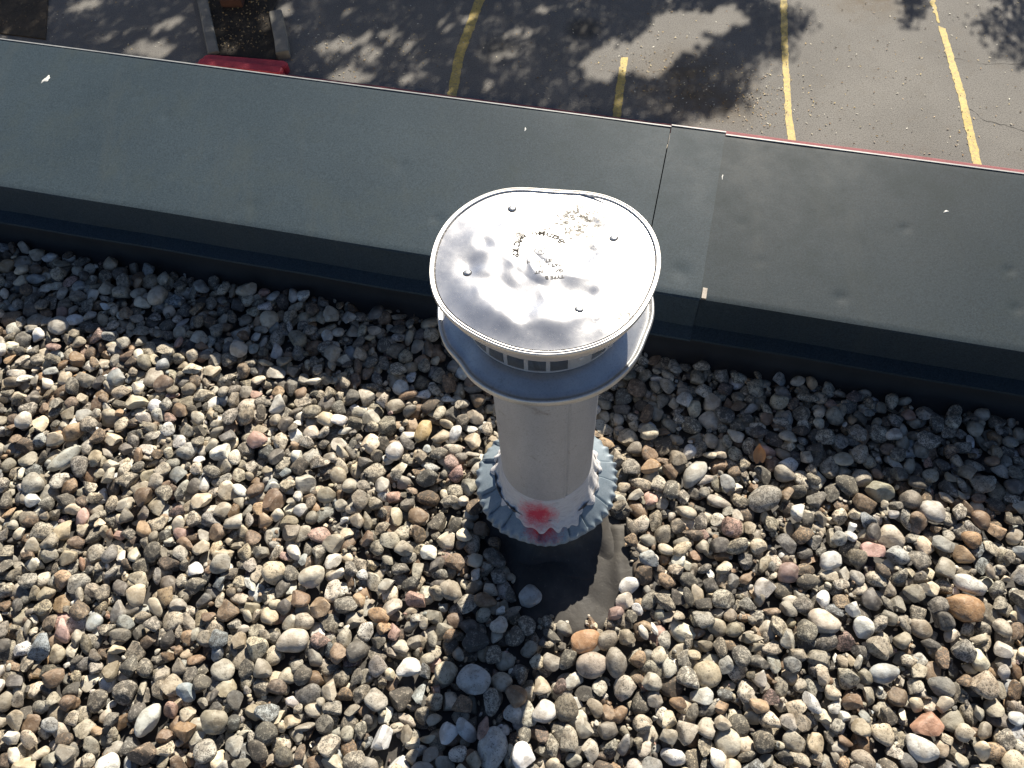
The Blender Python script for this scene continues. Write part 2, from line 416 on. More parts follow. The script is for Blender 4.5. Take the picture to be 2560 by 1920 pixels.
blobmesh('bird_dropping', .236, .73, .0012, .0075, .02, M['dropping'], par, tz, seed=6, h=.0004)

# ------------------------------------------------------------------ the vent
vent = tag(empty('roof_vent', (0, 0, 0)), 'round galvanised roof vent pipe with dented cap standing in the gravel', 'roof vent')
RP = .0825
# pipe: two rolled sheets with a standing seam
def pipe_fn(i, j):
    th = 2 * math.pi * i / 360; z = np.linspace(.185, .662, 14)[j]
    r = RP + .0004 * np.sin(3 * th + 7 * z) + .0016 * np.exp(-((th - 5.02) / .02) ** 2) - .0022 * np.exp(-((th - 5.07) / .014) ** 2)
    return r * np.cos(th), r * np.sin(th), z
V, F = gridvf(pipe_fn, 360, 14, True); meshobj('pipe', V, F, M['pipe'], vent, True)
V, F = lathe([(.030, .30), (.078, .30), (.078, .735), (.030, .738)], 64); meshobj('inner_flue', V, F, M['inner'], vent, True)
# lower flange: shallow cone with a rolled lip, a little knocked about
prof = [(.083, .664), (.088, .6695), (.100, .6690), (.110, .6690), (.120, .6650), (.132, .6585), (.1375, .6555), (.1395, .6552), (.1410, .6575),
        (.1432, .6595), (.1452, .6585), (.1460, .6555), (.1456, .6500), (.1445, .6460), (.1425, .6445), (.138, .6455), (.110, .6500), (.083, .652)]
def fl_fn(i, j):
    th = 2 * math.pi * i / 140; r = np.array(prof)[j, 0]; z = np.array(prof)[j, 1]
    k = sm(.10, .14, r)
    d = .0050 * np.exp(-((np.mod(th - math.pi + 3.1416, 6.2832) - 3.1416 - .55) / .16) ** 2)
    d2 = .0035 * np.exp(-((th - 5.85) / .2) ** 2)
    r = r - k * (d + d2) + k * .0012 * np.sin(3 * th + 1)
    z = z + k * (.0022 * np.sin(2 * th + .6) + .0010 * np.sin(7 * th)) - k * d * .6
    return r * np.cos(th), r * np.sin(th), z
V, F = gridvf(fl_fn, 140, len(prof), True); meshobj('flange', V, F, M['plate'], vent, True)
# slotted band: bottom ring, top ring, upright bars, one blank plate with a rivet
RB, ZB0, ZB1 = .1105, .6705, .748
band_b = []
def ringband(r, z0, z1, th=.0012, a0=0, a1=2 * math.pi, n=120):
    closed = abs(a1 - a0 - 2 * math.pi) < 1e-6
    return lathe([(r - th, z0), (r, z0), (r, z1), (r - th, z1), (r - th, z0)], n, a0, a1, closed)
def join(parts):
    V, F = [], []
    for v, f in parts:
        b = len(V); V += [tuple(p) for p in v]; F += [tuple(k + b for k in q) for q in f]
    return V, F
NW = 25
parts = [ringband(RB, ZB0, ZB0 + .0036), ringband(RB, ZB1 - .018, ZB1)]
pitch = 2 * math.pi / NW; a_first = R(-64)
for k in range(NW):
    a = a_first - k * pitch
    hw = .0026 / RB
    parts.append(ringband(RB - .0001, ZB0 + .003, ZB1 - .015, .0011, a - hw, a + hw, 4))
parts.append(ringband(RB + .0004, ZB0 + .0005, ZB1, .0009, R(-78.6), R(-64) + .003, 10))
V, F = join(parts); band = meshobj('slotted_band', V, F, M['band'], vent)
def rivet(name, p, nrm, rad, h, mat, parent):
    prf = [(rad * 1.0, 0), (rad, h * .35), (rad * .85, h * .75), (rad * .5, h), (0.00005, h * 1.05)]
    V, F = lathe(prf, 18); q = Vector(nrm).to_track_quat('Z', 'Y')
    V = [tuple(q @ Vector(v) + Vector(p)) for v in V]
    return meshobj(name, V, F, mat, parent, True)
a = R(-70.5); rivet('rivet', ((RB + .0003) * math.cos(a), (RB + .0003) * math.sin(a), .689), (math.cos(a), math.sin(a), 0), .0042, .0022, M['band'], band)

# cap: dented disc with a rolled rim and a short skirt; the back is pushed down
CR = .1410
rs = random.Random(5)
cd_ = [(.42, .42, -2.6, .13), (.62, .22, -2.2, .11), (-.66, -.02, -1.6, .10), (-.42, -.20, -2.0, .15), (-.22, -.33, -1.8, .16), (.10, -.45, -1.4, .12),
       (.30, -.52, -1.2, .10), (.15, .55, -.9, .14), (-.25, .55, -.8, .11), (.28, .60, .5, .13), (.66, -.30, -1.8, .14), (.45, .35, -.5, .09),
       (-.55, .35, -.9, .14), (.05, -.70, 1.4, .14), (-.45, -.60, 1.2, .16), (.25, -.80, -2.2, .09), (-.15, -.84, -1.3, .10), (.55, -.62, -1.6, .10), (.0, .12, .8, .25)]
cw = [(rs.uniform(14, 60), rs.uniform(0, 6.28), rs.uniform(0, 6.28)) for _ in range(12)]
cd_ += [(rs.uniform(-.8, .8), rs.uniform(-.8, .42), rs.choice((-1, -1, 1)) * rs.uniform(.35, 1.0), rs.uniform(.035, .085)) for _ in range(46)]
CREASE = [(rs.uniform(-.6, .6), rs.uniform(-.6, .6), rs.uniform(0, 3.14), rs.uniform(.10, .28), rs.choice((-1, 1)) * rs.uniform(.0004, .0010), rs.uniform(.025, .05)) for _ in range(22)]
def cap_rim(th):
    d = np.mod(th - R(84) + math.pi, 2 * math.pi) - math.pi
    d2 = np.mod(th - R(20) + math.pi, 2 * math.pi) - math.pi
    return CR * (1 - .125 * np.exp(-(d / .50) ** 2) + .012 * np.exp(-(d2 / .3) ** 2) + .009 * np.sin(4 * th + .6) + .004 * np.sin(7 * th + 2))
def rim_z(th):
    y = np.sin(th)
    return .7600 - .0045 * (1 + y) - .0015 * np.cos(th) + .0014 * np.sin(3 * th + 1) + .0006 * np.sin(5 * th)
def cap_z(x, y):
    th = np.arctan2(y, x); r = np.hypot(x, y) / cap_rim(th)
    X, Y = x / CR, y / CR
    z = rim_z(th) * sm(0, 1, r) + (.7600 - .0068) * (1 - sm(0, 1, r))
    front = np.clip(.5 - .5 * Y, 0, 1)
    z = z + (.0016 + .0098 * front ** 1.5) * (1 - sm(.62, 1.0, r)) - .0042 * sm(.93, .985, r) * 0
    dd = 0
    for a, b, h, s in cd_: dd = dd + h * .00185 * np.exp(-((X - a) ** 2 + (Y - b) ** 2) / (2 * s * s))
    for a, b, an, ln, h, s in CREASE:
        p = (X - a) * math.cos(an) + (Y - b) * math.sin(an); q = -(X - a) * math.sin(an) + (Y - b) * math.cos(an) + .12 * p * p / ln
        dd = dd + h * np.exp(-(p / ln) ** 4) * np.exp(-np.abs(q / s) ** 1.3)
    z = z + dd * (1 - sm(.62, .95, r))
    for q, a, ph in cw: z = z + .0095 / q * np.sin(q * (x * math.cos(a) + y * math.sin(a)) * 2.2 + ph) * (1 - sm(.45, .95, r))
    return z
nth, nr = 220, 90
rr_ = np.linspace(.004, .958, nr)
def cap_fn(i, j):
    th = 2 * math.pi * i / nth; r = rr_[j] * cap_rim(th)
    x, y = r * np.cos(th), r * np.sin(th); return x, y, cap_z(x, y)
V, F = gridvf(cap_fn, nth, nr, True)
c0 = len(V); V = [tuple(v) for v in V] + [(0, 0, float(cap_z(np.float64(.0001), np.float64(0))))]
F = [f[::1] for f in F] + [(c0, i * nr, ((i + 1) % nth) * nr) for i in range(nth)]
ctop = meshobj('cap_top', V, F, M['cap'], vent, True, loc=(0, 0, .7575))
for v in ctop.data.vertices: v.co.z -= .7575
ctop['label'] = 'dented bright metal cap disc with faint stamped lettering'
def ring_follow(name, sec, mat, parent, n=160):
    sec = np.array(sec)
    def fn(i, j):
        th = 2 * math.pi * i / n; r = cap_rim(th) + sec[j, 0]
        return r * np.cos(th), r * np.sin(th), rim_z(th) + sec[j, 1]
    V, F = gridvf(fn, n, len(sec), True); return meshobj(name, V, F, mat, parent, True)
ring_follow('rim_groove', [(-.0105, -.0034), (-.0080, .0000), (-.0066, -.0004), (-.0052, -.0008), (-.0042, .0006)], M['groove'], ctop).location = (0, 0, -.7575)
ring_follow('rim', [(-.0048, -.001), (-.0040, .0016), (-.0022, .0024), (-.0016, .0012), (-.0008, .0010), (.0002, .0026), (.0012, .0022), (.0020, .0005), (.0015, -.003),
                    (-.0010, -.010), (-.0080, -.0275), (-.0090, -.0285), (-.0100, -.0275), (-.0030, -.004)], M['rim'], ctop).location = (0, 0, -.7575)
# closing underside of the cap
V, F = lathe([(.02, -.0175), (.1095, -.0165), (.126, -.0150), (.1265, -.006)], 80)
meshobj('cap_underside', V, F, M['inner'], ctop, True)
def capn(x, y):
    e = .002; zx = (cap_z(np.float64(x + e), np.float64(y)) - cap_z(np.float64(x - e), np.float64(y))) / (2 * e)
    zy = (cap_z(np.float64(x), np.float64(y + e)) - cap_z(np.float64(x), np.float64(y - e))) / (2 * e)
    return Vector((-zx, -zy, 1)).normalized()
for (x, y) in ((-.034, .092), (.090, .028), (-.096, -.011), (.034, -.083)):
    rivet('rivet', (x, y, float(cap_z(np.float64(x), np.float64(y))) - .7575 - .0002), capn(x, y), .0046, .0024, M['plate'], ctop)
    nn = capn(x, y); q = nn.to_track_quat('Z', 'Y'); zz = float(cap_z(np.float64(x), np.float64(y))) - .7575
    V, F = lathe([(.0045, .0005), (.0053, .0006), (.0058, .0002)], 20); V = [tuple(q @ Vector(v) + Vector((x, y, zz))) for v in V]
    meshobj('grime_ring', V, F, M['ink'], ctop, True)

# stamped lettering on the cap
def glyphs(txt, size):
    cu = bpy.data.curves.new('t', 'FONT'); cu.body = txt; cu.size = size; cu.align_x = 'CENTER'; cu.resolution_u = 2; cu.offset = size * .026
    ob = bpy.data.objects.new('t', cu); C.objects.link(ob)
    dg = bpy.context.evaluated_depsgraph_get(); me = ob.evaluated_get(dg).to_mesh()
    V = [tuple(v.co) for v in me.vertices]; F = [tuple(p.vertices) for p in me.polygons]
    ob.evaluated_get(dg).to_mesh_clear(); bpy.data.objects.remove(ob); bpy.data.curves.remove(cu)
    return V, F
def on_cap(pts): return [(x, y, float(cap_z(np.float64(x), np.float64(y))) - .7575 + .00035) for x, y in pts]
LC = (-.004, .014)
P = []
txt = 'SEHOLD MFG. HVAC TOP'; a0, a1 = R(18), R(188)
for k, ch in enumerate(txt):
    if ch == ' ': continue
    ph = a0 + (a1 - a0) * k / (len(txt) - 1)
    V, F = glyphs(ch, .0106)
    up = (-math.cos(ph), -math.sin(ph)); rt = (up[1], -up[0])
    base = (LC[0] + 0.0345 * math.cos(ph), LC[1] + .0345 * math.sin(ph))
    P.append((on_cap([(base[0] + rt[0] * x + up[0] * y, base[1] + rt[1] * x + up[1] * y) for x, y, _ in V]), F))
V, F = join(P); meshobj('stamped_lettering', V, F, M['ink'], ctop)
P = []
for s, sz, (x0, y0) in (('LIST  SC6H', .0066, (-.004, -.0005)), ('PAT NO', .0066, (.007, -.0085)), ('GAS VENT', .0066, (.004, -.0185)), ('TYPE B', .0066, (.010, -.028))):
    V, F = glyphs(s, sz); P.append((on_cap([(x0 - x * 1.15, y0 - y) for x, y, _ in V]), F))
Vc, Fc = glyphs('U', .006); P.append((on_cap([(LC[0] - x, LC[1] + .0022 - y) for x, y, _ in Vc]), Fc))
V, F = lathe([(.0062, 0), (.0068, 0)], 28); P.append((on_cap([(LC[0] + v[0] * 1.1, LC[1] + v[1] * .9) for v in V]), F))
V, F = join(P); meshobj('stamped_lettering', V, F, M['faint'], ctop)

# storm collar: pleated cone with a crimped edge, white sealant on top
NP = 15
def collar_fn(i, j):
    th = 2 * math.pi * i / 480
    s = np.array([0, .12, .25, .4, .55, .68, .78, .86, .92, .97, 1.0, .985])[j]
    r = .0850 + (.1340 - .0850) * s
    z = .1330 + (.1010 - .1330) * (s ** 1.1)
    ph = np.mod(th * NP / (2 * math.pi) + .22 * np.sin(5 * th) + .17 * np.sin(3 * th + 2) + .35, 1.0)     # a pleat: gentle rise, sharp drop
    pl = (ph - .5) * .0078 * sm(.10, .4, s) * (1 - .55 * sm(.72, .95, s)) - .004 * np.exp(-((ph - .03) / .05) ** 2) * sm(.1, .4, s) * (1 - sm(.7, .9, s))
    cr = np.sin(45 * th + 1.3 * np.sin(3 * th) + .8 * np.sin(7 * th)) * sm(.76, .98, s) * (.62 + .38 * np.sin(5 * th + 1) * np.sin(2 * th))
    z = z + pl + .0044 * cr - .0035 * sm(.93, 1, s)
    r = r + .0027 * cr * sm(.8, 1, s) + .0025 * np.sin(2 * th + 1) * s + .0012 * np.sin(7 * th) * s
    z = np.where(j == 11, z - .004, z)
    return r * np.cos(th), r * np.sin(th), z
V, F = gridvf(collar_fn, 480, 12, True)
collar = meshobj('storm_collar', V, F, M['collar'], vent, True)
def seal_fn(i, j):
    th = 2 * math.pi * i / 240
    edge = .36 + .07 * np.sin(3 * th + .5) + .06 * np.sin(9 * th) + .06 * np.sin(17 * th + 1 + np.sin(4 * th)) + .05 * np.sin(29 * th + 2 + 2 * np.sin(5 * th)) + .05 * np.sin(2 * th + 4) + .12 * np.exp(-((np.mod(th, 6.2832) - 4.72) / .6) ** 2)
    s = np.array([-.06, 0, .15, .35, .6, .85, .97, 1.0])[j] * edge
    r = np.where(j == 0, .0822, .0835 + (.1340 - .0835) * np.maximum(s, 0) + .0006)
    z = np.where(j == 0, .1935 + .002 * np.sin(5 * th), 0.1330 + (.1010 - .1330) * (np.maximum(s, 0) ** 1.1))
    up = np.array([.0, .0550, .0370, .0190, .0095, .0058, .0044, .0008])[j]
    ph = np.mod(th * NP / (2 * math.pi) + .22 * np.sin(5 * th) + .17 * np.sin(3 * th + 2) + .35, 1.0)
    pl = (ph - .5) * .0050 * sm(.10, .4, s)
    return r * np.cos(th), r * np.sin(th), z + up + pl
V, F = gridvf(seal_fn, 240, 8, True); meshobj('sealant', V, F, M['sealant'], collar, True)['label'] = 'white brushed sealant with a red paint mark'

# rubber boot: sleeve that flares out into a wrinkled patch on the roof
def boot_fn(i, j):
    th = 2 * math.pi * i / 160
    t = np.array([0, .15, .3, .42, .52, .62, .72, .84, .94, 1.0])[j]
    tri = .040 * np.exp(-((np.mod(th, 6.2832) - R(296)) / .30) ** 2) + .025 * np.exp(-((np.mod(th, 6.2832) - R(246)) / .3) ** 2) \
        + .06 * np.exp(-((np.mod(th, 6.2832) - R(318)) / .16) ** 2)
    r = .098 + (.055 + tri) * sm(.25, 1.0, t) ** 1.35
    fold = .0075 * np.exp(-((np.mod(th, 6.2832) - R(312)) / .11) ** 2) + .004 * np.sin(9 * th) * .6
    z = .128 * (1 - sm(0, .74, t)) + .007 + fold * sm(.3, .6, t) * (1 - sm(.88, 1.0, t)) - .006 * sm(.93, 1, t)
    return r * np.cos(th), r * np.sin(th), z
V, F = gridvf(boot_fn, 160, 10, True); meshobj('rubber_boot', V, F, M['boot'], vent, True)
# loose flap of membrane running from the boot to the front right
nu_, nv_ = 44, 34
def flap_fn(i, j):
    a, b = i / (nu_ - 1.), j / (nv_ - 1.)
    # corners in world xy
    p00, p10, p11, p01 = np.array((-.10, -.07)), np.array((.175, -.05)), np.array((.235, -.245)), np.array((-.045, -.315))
    q = ((1 - a) * (1 - b))[:, None] * p00 + (a * (1 - b))[:, None] * p10 + (a * b)[:, None] * p11 + ((1 - a) * b)[:, None] * p01
    x, y = q[:, 0] + .010 * np.sin(6 * b + 1), q[:, 1] + .012 * np.sin(5 * a)
    edge = np.minimum(np.minimum(a, 1 - a), np.minimum(b, 1 - b))
    z = .0048 + .0016 * np.sin(22 * (x + .55 * y) + 2) * np.sin(9 * y) + .0026 * np.abs(np.sin(24 * (y + .35 * x) + 2 * np.sin(11 * x))) ** .6 * sm(.15, .4, b)
    z = z + .008 * np.exp(-((a - .80 + .12 * b) / .055) ** 2) * (1 - sm(.75, 1, b)) + .0010 * np.abs(np.sin(40 * x - 30 * y))
    return x, y, np.maximum(z * sm(-.02, .06, edge) + .0015, .0012)
V, F = gridvf(flap_fn, nu_, nv_); meshobj('membrane_flap', V, [f[::-1] for f in F], M['boot'], vent, True)

# ------------------------------------------------------------------ pebbles: dropped one by one on a height map
def ico(sub):
    bm = bmesh.new(); bmesh.ops.create_icosphere(bm, subdivisions=sub, radius=1)
    V = np.array([v.co[:] for v in bm.verts]); F = np.array([[v.index for v in f.verts] for f in bm.faces]); bm.free(); return V, F
IV3, IF3 = ico(4); IV2, IF2 = ico(2)
IVm, IFm = ico(3)
PAL = [((.33, .305, .255), .22), ((.42, .375, .295), .20), ((.25, .225, .18), .15), ((.50, .455, .37), .12), ((.60, .58, .53), .07),
       ((.215, .150, .100), .09), ((.33, .235, .15), .05), ((.14, .130, .118), .06), ((.29, .31, .31), .03), ((.40, .275, .235), .02)]
PALC = np.array([p[0] for p in PAL]); PALP = np.array([p[1] for p in PAL]); PALP /= PALP.sum()
# stones one can recognise: x, y, length, width, turn, colour, dirt, roundness
SPECIAL = [(.045, -.292, .056, .044, 10, (.50, .30, .17), .02, 1), (-1.008, .167, .078, .034, 42, (.50, .51, .46), .25, 1), (.300, .021, .072, .036, 48, (.46, .45, .41), .05, 1),
           (.654, -.048, .058, .046, -15, (.36, .35, .27), .02, .5), (.74, -.098, .054, .045, -25, (.46, .44, .41), .05, 1), (.479, -.293, .060, .043, -28, (.56, .50, .42), .12, 1),
           (.608, -.476, .058, .044, -12, (.42, .245, .17), .05, .3), (.586, -.512, .055, .040, -40, (.62, .61, .57), .15, 1), (.739, -.288, .072, .052, -30, (.40, .245, .13), .3, 1),
           (-.279, -.316, .046, .042, 10, (.70, .69, .66), .12, .8), (-.324, -.433, .044, .050, 0, (.72, .72, .71), .18, .7), (.524, -.18, .050, .038, 20, (.66, .66, .64), .08, .4),
           (.607, -.167, .046, .040, 15, (.52, .33, .29), .15, .5), (.765, -.246, .062, .036, -30, (.58, .57, .53), .3, 1), (.563, -.387, .056, .033, 10, (.42, .44, .44), .12, 1),
           (-.05, -.203, .044, .040, 20, (.42, .43, .42), .2, .9), (-.161, -.346, .060, .052, -30, (.52, .53, .52), .3, 1), (-.135, -.46, .072, .050, 70, (.52, .53, .51), .35, 1),
           (-.246, .166, .058, .032, 60, (.48, .36, .19), .2, 1), (.051, -.334, .058, .046, 30, (.40, .34, .285), .35, 1),
           (.094, -.334, .040, .054, 5, (.30, .275, .235), .3, 1), (-.041, -.408, .046, .038, 20, (.62, .60, .56), .1, .9), (.429, -.046, .068, .052, 20, (.36, .34, .30), .65, 1),
           (-.493, -.25, .062, .046, 20, (.54, .50, .43), .2, 1), (-.463, -.131, .050, .040, 20, (.58, .54, .45), .1, 1), (-.744, -.369, .064, .036, 55, (.62, .63, .58), .05, 1),
           (.137, -.195, .043, .034, 15, (.70, .69, .66), .15, .2), (.126, -.223, .042, .032, 30, (.62, .56, .48), .1, .2)]
HX0, HY0, HC = -2.3, -1.5, .0025
HNX, HNY = int(4.5 / HC), int(2.9 / HC)
Hm = np.zeros((HNX, HNY), np.float32)
gx = HX0 + (np.arange(HNX) + .5) * HC; gy = HY0 + (np.arange(HNY) + .5) * HC
# the boot, the flap and the upstand keep stones off
GX, GY = np.meshgrid(gx, gy, indexing='ij')
rad = np.hypot(GX, GY)
Hm = np.maximum(Hm, (.11 * (1 - sm(.095, .135, rad))).astype(np.float32))
vv = GX * dv[0] + GY * dv[1]
Hm = np.maximum(Hm, (.3 * sm(.372, .405, vv)).astype(np.float32))
def bare(x, y):
    """the uncovered piece of membrane in front of the boot (world xy)"""
    poly = [(-.095, -.06), (-.092, -.092), (-.077, -.152), (-.055, -.195), (-.037, -.232), (.005, -.243), (.047, -.248), (.096, -.244), (.103, -.214), (.119, -.197), (.155, -.176), (.147, -.164), (.131, -.097), (.135, -.05)]
    c = False; n = len(poly)
    for i in range(n):
        (x1, y1), (x2, y2) = poly[i], poly[i - 1]
        if (y1 > y) != (y2 > y) and x < (x2 - x1) * (y - y1) / (y2 - y1) + x1: c = not c
    return c
def footprint(x, y, a, b, yaw, pad=1.0):
    e = a * pad
    i0, i1 = int((x - e - HX0) / HC), int((x + e - HX0) / HC) + 1
    j0, j1 = int((y - e - HY0) / HC), int((y + e - HY0) / HC) + 1
    X = gx[i0:i1, None] - x; Y = gy[None, j0:j1] - y
    c, s = math.cos(yaw), math.sin(yaw)
    q = ((X * c + Y * s) / a) ** 2 + ((-X * s + Y * c) / b) ** 2
    return (slice(i0, i1), slice(j0, j1)), q
STONES = []            # x,y,z,a,b,c,yaw,tiltx,tilty,colour,dirt,round
def settle(x, y, a, b, c, yaw):
    sl, q = footprint(x, y, a, b, yaw)
    mk = q < .80
    low = c * np.sqrt(np.clip(1 - q, 0, 1))
    t = (Hm[sl] + low)[mk]
    if t.size == 0: return None
    return np.partition(t, int(.80 * (t.size - 1)))[int(.80 * (t.size - 1))]
def commit(x, y, z, a, b, c, yaw, col, dirt, rnd, special=False):
    sl, q = footprint(x, y, a, b, yaw)
    # lean with whatever lies below
    hh = Hm[sl]; mk = q < .9
    X = (gx[sl[0], None] - x) + 0 * q; Y = (gy[None, sl[1]] - y) + 0 * q
    h0 = hh[mk] - hh[mk].mean()
    tx = float((h0 * X[mk]).sum() / ((X[mk] ** 2).sum() + 1e-9)); ty = float((h0 * Y[mk]).sum() / ((Y[mk] ** 2).sum() + 1e-9))
    tx, ty = max(-.55, min(.55, tx * .8)), max(-.55, min(.55, ty * .8))
    top = z + c * np.sqrt(np.clip(1 - q, 0, 1))
    Hm[sl] = np.where(q < 1, np.maximum(Hm[sl], top), Hm[sl])
    STONES.append((x, y, z, a, b, c, yaw, tx, ty, col, dirt, rnd, special))
res_x = np.array([s[0] for s in SPECIAL]); res_y = np.array([s[1] for s in SPECIAL]); res_r = np.array([max(s[2], s[3]) * .5 for s in SPECIAL])
res_a = np.array([s[3] * .5 for s in SPECIAL])
for s in SPECIAL:
    a, b = s[2] / 2, s[3] / 2; c = b * .72
    commit(s[0], s[1], .013 + c * .8, a, b, c, R(s[4]), s[5], s[6], s[7], True)
TARGET = 15800
made = 0; tries = 0
while made < TARGET and tries < TARGET * 1.7:
    tries += 1
    f = made / TARGET
    small = rng.random()
    if f > .74: a = rng.uniform(.0030, .0072)
    elif small < .10: a = rng.uniform(.0085, .0125)
    else: a = float(np.clip(rng.normal(.0184, .0032), .0125, .028))
    b = a * (rng.uniform(.62, .97) if rng.random() < .85 else rng.uniform(.42, .6)); c = b * rng.uniform(.42, .78); yaw = rng.uniform(0, math.pi)
    best = None
    for _ in range(7):
        x, y = rng.uniform(PX0, PX1), rng.uniform(PY0, 1.05)
        u, v = w2uv(x, y)
        if v > .385 - b * .6: continue
        if math.hypot(x, y) < .125 + b: continue
        if abs(x) < .3 and -.35 < y < .05 and not (a < .007 and rng.random() < .45) and (bare(x, y) or bare(x + b, y) or bare(x - b, y) or bare(x, y + b) or bare(x, y - b)) : continue
        if np.any((res_x - x) ** 2 + (res_y - y) ** 2 < (res_a * 1.0 + b * .72) ** 2): continue
        z = settle(x, y, a, b, c, yaw)
        if z is None: continue
        if best is None or z - c < best[2] - c: best = (x, y, z)
    if best is None: continue
    x, y, z = best
    if z - c > .021: continue
    k = rng.choice(len(PALC), p=PALP); col = PALC[k] * rng.uniform(.88, 1.42) * (1 + rng.normal(0, .012, 3) + rng.normal(.005, .050) * np.array((.6, 0, -1.0)))
    dirt = float(np.clip(rng.normal(.50, .32), 0, 1))
    if k == 4: dirt *= .55
    commit(x, y, z - .0015, a, b, c, yaw, tuple(np.clip(col, .03, .75)), dirt, rng.random())
    made += 1

def inframe(x, y, z, pad=30):
    d = np.array((x, y, z)) - CAM; zc = d @ fwd
    px = 1280 + 2051.5 * (d @ rgt) / zc; py = 960 - 2051.5 * (d @ upv) / zc
    return -pad < px < 2560 + pad and -pad < py < 1920 + pad, zc
def stone_verts(st, IV):
    x, y, z, a, b, c, yaw, tx, ty, col, dirt, rnd, sp = st
    v = IV.copy()
    # soft lumps
    for _ in range(4):
        d = rng.normal(size=3); d /= np.linalg.norm(d); fq = rng.uniform(1.3, 3.4)
        v = v * (1 + rng.uniform(.02, .065) * np.sin(fq * (IV @ d) * 1.7 + rng.uniform(0, 6.28)))[:, None]
    # flats and broken faces
    nf = int(rng.integers(5, 10)) if rnd < .82 else int(rng.integers(1, 4))
    for _ in range(nf):
        d = rng.normal(size=3); d /= np.linalg.norm(d)
        lim = rng.uniform(.48, .82) if rnd < .82 else rng.uniform(.76, .92)
        ov = np.maximum(0, v @ d - lim); v = v - ov[:, None] * d * .96
    if rnd < .82:
        ext = np.abs(v).max(0); v = v / ext
        v = v + rng.normal(0, .006, v.shape)
    # taper one end
    v[:, 1] *= 1 + rng.uniform(-.25, .25) * v[:, 0]; v[:, 2] *= 1 + rng.uniform(-.2, .2) * v[:, 0]
    v = v * np.array((a, b, c))
    cy, sy = math.cos(yaw), math.sin(yaw)
    v = v @ np.array(((cy, sy, 0), (-sy, cy, 0), (0, 0, 1)))
    # lean
    nrm = np.array((-tx, -ty, 1.0)); nrm /= np.linalg.norm(nrm)
    e1 = np.array((1, 0, tx)); e1 = e1 - nrm * (e1 @ nrm); e1 /= np.linalg.norm(e1); e2 = np.cross(nrm, e1)
    v = v @ np.stack((e1, e2, nrm))
    return v
score = []
for k, st in enumerate(STONES):
    ok, zc = inframe(*st[:3], pad=-8)
    ix, iy = int((st[0] - HX0) / HC), int((st[1] - HY0) / HC)
    vis = 0
    for ox, oy in ((0, 0), (.5, 0), (-.5, 0), (0, .5), (0, -.5)):
        jx, jy = int((st[0] + ox * st[4] - HX0) / HC), int((st[1] + oy * st[4] - HY0) / HC)
        if Hm[jx, jy] <= st[2] + st[5] * .90 + .0015: vis += 1
    score.append(((st[3] * st[4]) / zc ** 2 * (vis / 5) ** 2 + (1 if st[12] and ok else 0)) if ok else 0)
order = np.argsort(-np.array(score)); chosen = set(int(i) for i in order[:300] if score[i] > 0)
PV, PF, PT = [], [], []; base = 0
for k, st in enumerate(STONES):
    ok, zc = inframe(*st[:3], pad=60)
    if k in chosen:
        v = stone_verts(st, IVm)
        o = meshobj('pebble', [], [], M['pebble'], roof, loc=st[:3])
        me = o.data
        me.clear_geometry(); me.from_pydata(v.tolist(), [], IFm.tolist())
        me.polygons.foreach_set('use_smooth', np.ones(len(IFm), bool))
        set_tone(me, np.tile((*st[9], st[10]), (len(v), 1))); me.update(); me.set_sharp_from_angle(angle=R(34))
        continue
    IV, IF = (IVm, IFm) if ok and st[3] > .0105 else (IV2, IF2)
    v = stone_verts(st, IV) + np.array(st[:3])
    PV.append(v); PF.append(IF + base); base += len(v)
    PT.append(np.tile((*st[9], st[10]), (len(v), 1)))
PV = np.concatenate(PV); PF = np.concatenate(PF); PT = np.concatenate(PT)
gm = bpy.data.meshes.new('gravel'); gm.vertices.add(len(PV)); gm.vertices.foreach_set('co', PV.astype(np.float32).ravel())
gm.loops.add(PF.size); gm.loops.foreach_set('vertex_index', PF.astype(np.int32).ravel())
gm.polygons.add(len(PF)); gm.polygons.foreach_set('loop_start', np.arange(0, PF.size, 3, dtype=np.int32))
gm.update(calc_edges=True); gm.validate()
gm.polygons.foreach_set('use_smooth', np.ones(len(gm.polygons), bool)); set_tone(gm, PT); gm.materials.append(M['pebble']); gm.set_sharp_from_angle(angle=R(34))
gro = bpy.data.objects.new('gravel', gm); C.objects.link(gro); gro.parent = roof; gro['kind'] = 'stuff'; gro['label'] = 'loose pebbles covering the roof'

# one dry leaf caught between the stones
def hz(x, y): return float(Hm[int((x - HX0) / HC), int((y - HY0) / HC)])
def leaf_mesh(name, L, Wd, curl, mat, parent=None, n=9):
    V, F = [], []
    for i in range(n):
        t = i / (n - 1); wd = Wd * math.sin(math.pi * min(1, t * .94 + .05)) ** .8
        for s in (-1, -.5, 0, .5, 1): V.append((s * wd, L * (t - .5), curl * L * (t - .5) ** 2 * 2 + .35 * abs(s) * wd))
    for i in range(n - 1):
        for j in range(4): a = i * 5 + j; F.append((a, a + 1, a + 6, a + 5))
    return meshobj(name, V, F, mat, parent, True)
lf = empty('dry_leaf', (.427, .045, hz(.427, .045) + .024), 0)
a_ = leaf_mesh('blade', .044, .0105, .25, M['dry'], lf); a_.rotation_euler = (R(52), R(14), R(8)); a_['label'] = 'orange brown leaf blade'
b_ = leaf_mesh('blade', .036, .0075, .2, M['dry'], lf); b_.rotation_euler = (R(60), R(-20), R(-24)); b_.location = (.011, -.004, -.001)
V, F = lathe([(.0012, 0), (.0009, .008), (.0007, .014)], 8); st_ = meshobj('stalk', V, F, M['bark'], lf, True); st_.location = (.002, .012, .014); st_.rotation_euler = (R(20), 0, 0)
tag(lf, 'curled orange brown dry leaf caught between the pebbles', 'leaf')

